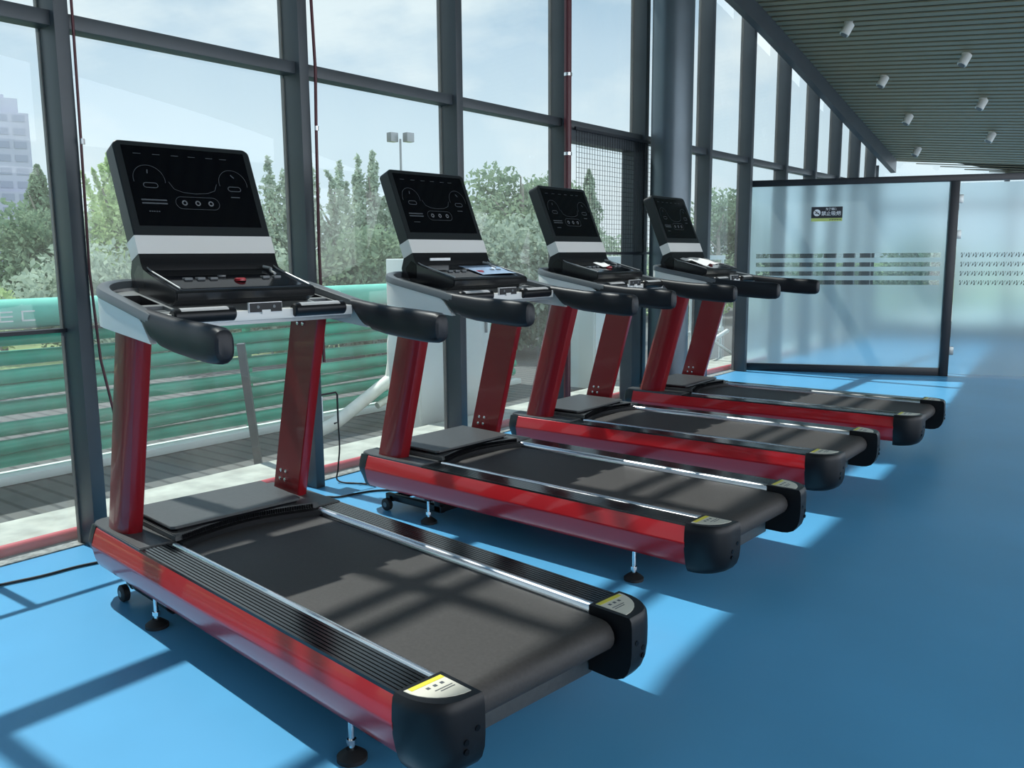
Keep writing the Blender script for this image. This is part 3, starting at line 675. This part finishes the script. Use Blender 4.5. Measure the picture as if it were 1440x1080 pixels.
# ------------------------------------------------------------------ outside
b = NB(); box(b, -120, -5.5, -60, 140, -.5, -.32); tag(obj('ground', b, M['grass'], smooth=0), kind='structure', cat=None)
b = NB(); box(b, -6.5, -.72, -12, 26, -.4, -.12); tag(obj('outdoor_deck', b, M['wood'], smooth=0, M4=WM), 'weathered dark timber deck outside the window wall', 'deck', kind='structure')
b = NB(); box(b, -.72, -.10, -12, 26, -.4, -.003, .01); tag(obj('window_curb', b, M['curb'], smooth=30, M4=WM), 'pale stone curb along the outside foot of the windows', 'curb')
# fence made of stacked green tubes
fe = empty('tube_fence', WM); tag(fe, 'fence of stacked horizontal green tubes outside the windows', 'fence')
hs = [.83, .715, .60, .485, .37, .25, .13, .02]
for k, z in enumerate(hs):
    b = NB(); path = [(-2.05+.012*math.sin(s_*1.3+k*2), s_, z+.012*math.sin(s_*.9+k*1.7)) for s_ in [-2+i*.5 for i in range(20)]]
    tube(b, path, .050, 14); obj('tube', b, M['green'], fe, 40, WM)
b = NB(); tube(b, [(-2.05, -2, 1.0), (-2.05, 7.5, 1.0)], .10, 20); obj('top_tube', b, M['greenlt'], fe, 40, WM)
b = NB(); box(b, -2.03, -1.97, -2, 7.5, .873, .892); obj('top_rail', b, M['black_frame'], fe, 0, WM)
b = NB()
for s0 in (1.93, 2.07):
    for z in (.955, .985, 1.015) if s0 < 2 else (.955, 1.015): box(b, -1.955, -1.948, s0, s0+.085, z, z+.010)
    box(b, -1.955, -1.948, s0, s0+.01, .955, 1.02)
obj('painted_marks', b, M['wsteel'], fe, 0, WM)
for s_ in (-1.2, 1.35, 3.9, 6.4):
    b = NB(); box(b, -2.16, -2.11, s_, s_+.05, -.12, .95); obj('fence_post', b, M['green'], fe, 0, WM)
b = NB(); box(b, -2.12, -1.93, -2, 7.5, -.115, -.055, .01); obj('bottom_rail', b, M['wsteel'], fe, 30, WM)
b = NB(); tube(b, [(-.8, 2.93, .80), (-.8, 3.03, -.12)], .034, 4); tag(obj('steel_post', b, M['steel'], M4=WM), 'short dark steel post leaning outside window behind nearest treadmill', 'post')
b = NB(); tube(b, smoothpath([(-1.45, 4.02, -.06), (-1.45, 4.25, -.02), (-1.5, 4.6, .10), (-1.5, 4.93, .25), (-1.5, 5.05, .27)], 6), .055, 14)
tube(b, smoothpath([(-1.5, 4.93, .26), (-1.5, 4.97, .42), (-1.5, 4.98, .61), (-1.5, 5.05, .80), (-1.5, 5.05, 1.0)], 6), .028, 12)
tube(b, smoothpath([(-1.5, 4.8, .05), (-1.5, 5.2, .16), (-1.5, 5.6, .2)], 5), .03, 12)
tag(obj('wrapped_branch', b, M['wcloth'], M4=WM), 'white wrapped bent branch outside beside the second treadmill upright', 'branch')
# pale service cabinets outside
def cabinet(n, s, w, d, z1, lab, m='wsteel'):
    CM = WM @ Matrix.Translation((n, s, -.12)); e = empty('service_cabinet', CM); tag(e, lab, 'cabinet', 'pale cabinets outside the windows')
    b = NB(); box(b, 0, d, 0, w, .06, z1, .01); obj('body', b, M[m], e, 30, CM)
    b = NB(); box(b, d, d+.012, .02, w-.02, .1, z1-.05, .004); dd = obj('door', b, M[m], e, 30, CM)
    b = NB(); box(b, d+.012, d+.03, w-.10, w-.08, z1*.55, z1*.65, .003); obj('handle', b, M['rim'], dd, 30, CM)
    b = NB(); box(b, .02, d-.02, .02, w-.02, 0, .06); obj('plinth', b, M['rim'], e, 0, CM)
cabinet(-1.16, 4.62, .95, .34, 1.46, 'pale cabinet outside the window behind the second treadmill')
cabinet(-1.16, 7.3, .95, .34, 1.46, 'pale cabinet outside the window behind the third treadmill')
# white pipe rack far right outside
RM = WM @ Matrix.Translation((-1.0, 9.6, -.12)); rk = empty('pipe_rack', RM); tag(rk, 'white tubular rack standing outside behind the farthest treadmill', 'rack')
b = NB(); tube(b, [(0, .35, 0), (0, .35, 1.42)], .02, 10); tube(b, [(0, 1.3, 0), (0, 1.3, 1.42)], .02, 10); obj('rack_post', b, M['wsteel'], rk, 40, RM)
b = NB(); box(b, -.02, .02, .3, 1.35, 1.40, 1.46); box(b, -.02, .02, .3, 1.35, .42, .47); obj('rack_rail', b, M['wsteel'], rk, 0, RM)
b = NB(); tube(b, [(.1, -.2, .12), (.1, 1.3, .42)], .03, 10); tube(b, [(.15, .3, .5), (.15, 1.4, .08)], .02, 10); obj('loose_pole', b, M['wsteel'], rk, 40, RM)
# flood light mast
fm = empty('floodlight_mast', Matrix.Translation((-19.3, 18.65, -.4))); tag(fm, 'tall thin floodlight mast beyond trees left of second treadmill console', 'floodlight')
FM = Matrix.Translation((-19.3, 18.65, -.4))
b = NB(); tube(b, [(0, 0, 0), (0, 0, 5.6)], [.06, .035], 8); obj('pole', b, M['rim'], fm, 40, FM)
for dx, dy in ((-.16, -.2), (.16, .22)):
    b = NB(); box(b, dx-.12, dx+.12, dy-.15, dy+.15, 5.5, 5.8, .01); obj('lamp_head', b, M['rim'], fm, 30, FM)
# tower block
tb = empty('tower_block', Matrix.Translation((-83, 22, 0))); TM = Matrix.Translation((-83, 22, -.5)) @ Matrix.Rotation(R(-14), 4, 'Z'); tag(tb, 'hazy grey tower block far beyond trees at the left edge', 'building')
b = NB(); box(b, -5, 5, -8, 4.6, 0, 13.8); box(b, -4.6, 4.6, -6.5, 3.9, 13.8, 15.0); box(b, -3, 3, -5, 3, 15, 15.5); box(b, -6, 6, -7, 6.5, 0, 7.3); obj('tower_wall', b, M['brick'], tb, 0, TM)
b = NB()
for k in range(12):
    for j in range(9):
        box(b, 4.98, 5.04 if k > 5 else 6.03, -6.6+j*1.25, -5.7+j*1.25, 1.2+k*1.08, 1.75+k*1.08)
obj('window_row', b, M['bwin'], tb, 0, TM)
# trees
import numpy as np
def tree(x, y, h, r, kind, m, lab, cat='tree', nleaf=5000, z0=-.32, trunk=True):
    rg = np.random.RandomState(int(abs(x*13+y*7))+1)
    e = empty('tree' if trunk else 'shrub', Matrix.Translation((x, y, z0))); tag(e, lab, cat, 'trees and shrubs beyond the fence')
    TM = Matrix.Translation((x, y, z0))
    pts = []
    if kind == 'conifer':
        t = rg.rand(nleaf)**.8; a = rg.rand(nleaf)*2*np.pi; wob = 1+.35*np.sin(t*26+3*np.sin(a*2)); rr = r*(1-t)**.8*wob*np.sqrt(rg.rand(nleaf))
        P = np.stack([np.cos(a)*rr, np.sin(a)*rr, h*(.08+.92*t)], 1)
    elif kind == 'plume':
        k = 14; P = []
        for i in range(k):
            a = rg.rand()*6.28; l = h*(.55+.45*rg.rand()); bx = r*.55*math.cos(a)*rg.rand(); by = r*.55*math.sin(a)*rg.rand(); sx, sy = rg.randn(2)*r*.35
            t = rg.rand(nleaf//k)**.7; w_ = r*.26*(1.05-t)
            P.append(np.stack([bx+sx*t**2+rg.randn(len(t))*w_, by+sy*t**2+rg.randn(len(t))*w_, .1*h+t*l*.9], 1))
        P = np.concatenate(P)
    else:
        k = 16; P = []
        for i in range(k):
            d = rg.randn(3); d /= np.linalg.norm(d); c_ = np.array([d[0]*r*.62, d[1]*r*.62, h*.56+d[2]*h*.30])
            q = rg.randn(nleaf//k, 3); q /= np.linalg.norm(q, axis=1)[:, None]; q *= (rg.rand(nleaf//k)**.45)[:, None]
            P.append(c_+q*np.array([r*.46, r*.46, h*.19]))
        P = np.concatenate(P)
    P[:, 2] = np.maximum(P[:, 2], .02)
    n = len(P); sz = (.026+.032*rg.rand(n))*(1+.2*r)
    A = rg.randn(n, 3); A /= np.linalg.norm(A, axis=1)[:, None]; B = rg.randn(n, 3); B -= A*(A*B).sum(1)[:, None]; B /= np.linalg.norm(B, axis=1)[:, None]
    A *= sz[:, None]; B *= (sz*.55)[:, None]
    V = np.stack([P-A, P+B, P+A, P-B], 1).reshape(-1, 3)
    me = bpy.data.meshes.new('crown'); me.from_pydata(V.tolist(), [], [(4*i, 4*i+1, 4*i+2, 4*i+3) for i in range(n)]); me.materials.append(m)
    o = bpy.data.objects.new('crown', me); C.objects.link(o); o.parent = e; o.matrix_world = TM
    if trunk:
        b = NB(); tube(b, [(0, 0, 0), (.05*r, 0, h*.4), (0, .05*r, h*.8)], [.05*r+.04, .03*r+.03, .015], 8)
        for k in range(6):
            a = k*1.1; tube(b, [(0, 0, h*(.25+.08*k)), (r*.45*math.cos(a), r*.45*math.sin(a), h*(.42+.08*k))], [.03, .012], 6)
        obj('trunk', b, M['bark'], e, 40, TM)
TR = [(-13.1, 4.6, 2.75, 1.7, 'round', 'leafd', 'dark bushy tree at the left edge below the tower block'),
      (-15.8, 6.3, 3.6, .85, 'conifer', 'leafd', 'dark pointed conifer just right of the tower block'),
      (-18.5, 7.7, 3.2, 1.3, 'plume', 'leafg', 'small grey green tree left of the leftmost mullion'),
      (-10.7, 5.8, 3.4, .75, 'plume', 'leafl', 'pale green feathery tree left of the nearest display console'),
      (-13.4, 6.9, 2.7, 1.2, 'round', 'leafg', 'grey green tree close behind the leftmost window mullion'),
      (-10.3, 8.5, 3.5, 1.1, 'plume', 'leafg', 'feathery tree right of the nearest display console'),
      (-10.7, 10.1, 3.8, .8, 'plume', 'leafg', 'thin feathery tree right of the red cable mullion'),
      (-8.6, 9.5, 3.7, .8, 'plume', 'leafg', 'spiky tree left of the second display console below the floodlight'),
      (-6.5, 7.8, 2.1, 1.25, 'round', 'leafd', 'rounded bush left of the second display console'),
      (-6.3, 10.9, 3.6, 1.25, 'round', 'leafd', 'big round tree between second and third display consoles'),
      (-5.0, 9.2, 2.3, 1.2, 'round', 'leafg', 'rounded bush right of the second display console'),
      (-12.3, 20.0, 4.1, .8, 'conifer', 'leafg', 'distant pointed tree seen through the wire mesh'),
      (-9.0, 16.5, 2.1, 2.0, 'round', 'leafg', 'low bush seen through the lower wire mesh'),
      (-7.6, 19.3, 3.2, 1.5, 'round', 'leafd', 'bushy tree outside right of the round column'),
      (-12.3, 14.6, 3.0, 1.6, 'round', 'leafd', 'bushy tree behind the second display console'),
      (-16.5, 10.3, 2.8, 2.2, 'round', 'leafd', 'wide dark tree far back behind the nearest console'),
      (-14.0, 2.0, 2.6, 1.6, 'round', 'leafg', 'grey green tree at the far left edge')]
for (x, y, h, r, kd, m, lab) in TR: tree(x, y, h, r, kd, M[m], lab, nleaf=12000 if r > 1.15 else 6500)
HG = [(-7.5, 2.0), (-7.9, 4.6), (-7.6, 6.4), (-8.6, 8.2), (-8.2, 11.6), (-8.2, 14.0), (-6.6, 16.5), (-5.6, 20.5), (-4.8, 25.0)]
for i, (x, y) in enumerate(HG):
    tree(x, y, 1.65+.25*(i % 3), 1.35, 'round', M['leafl' if i % 3 == 0 else 'leafg'], 'low leafy shrub in the band of shrubs just beyond the fence', 'shrub', 8000, trunk=False)
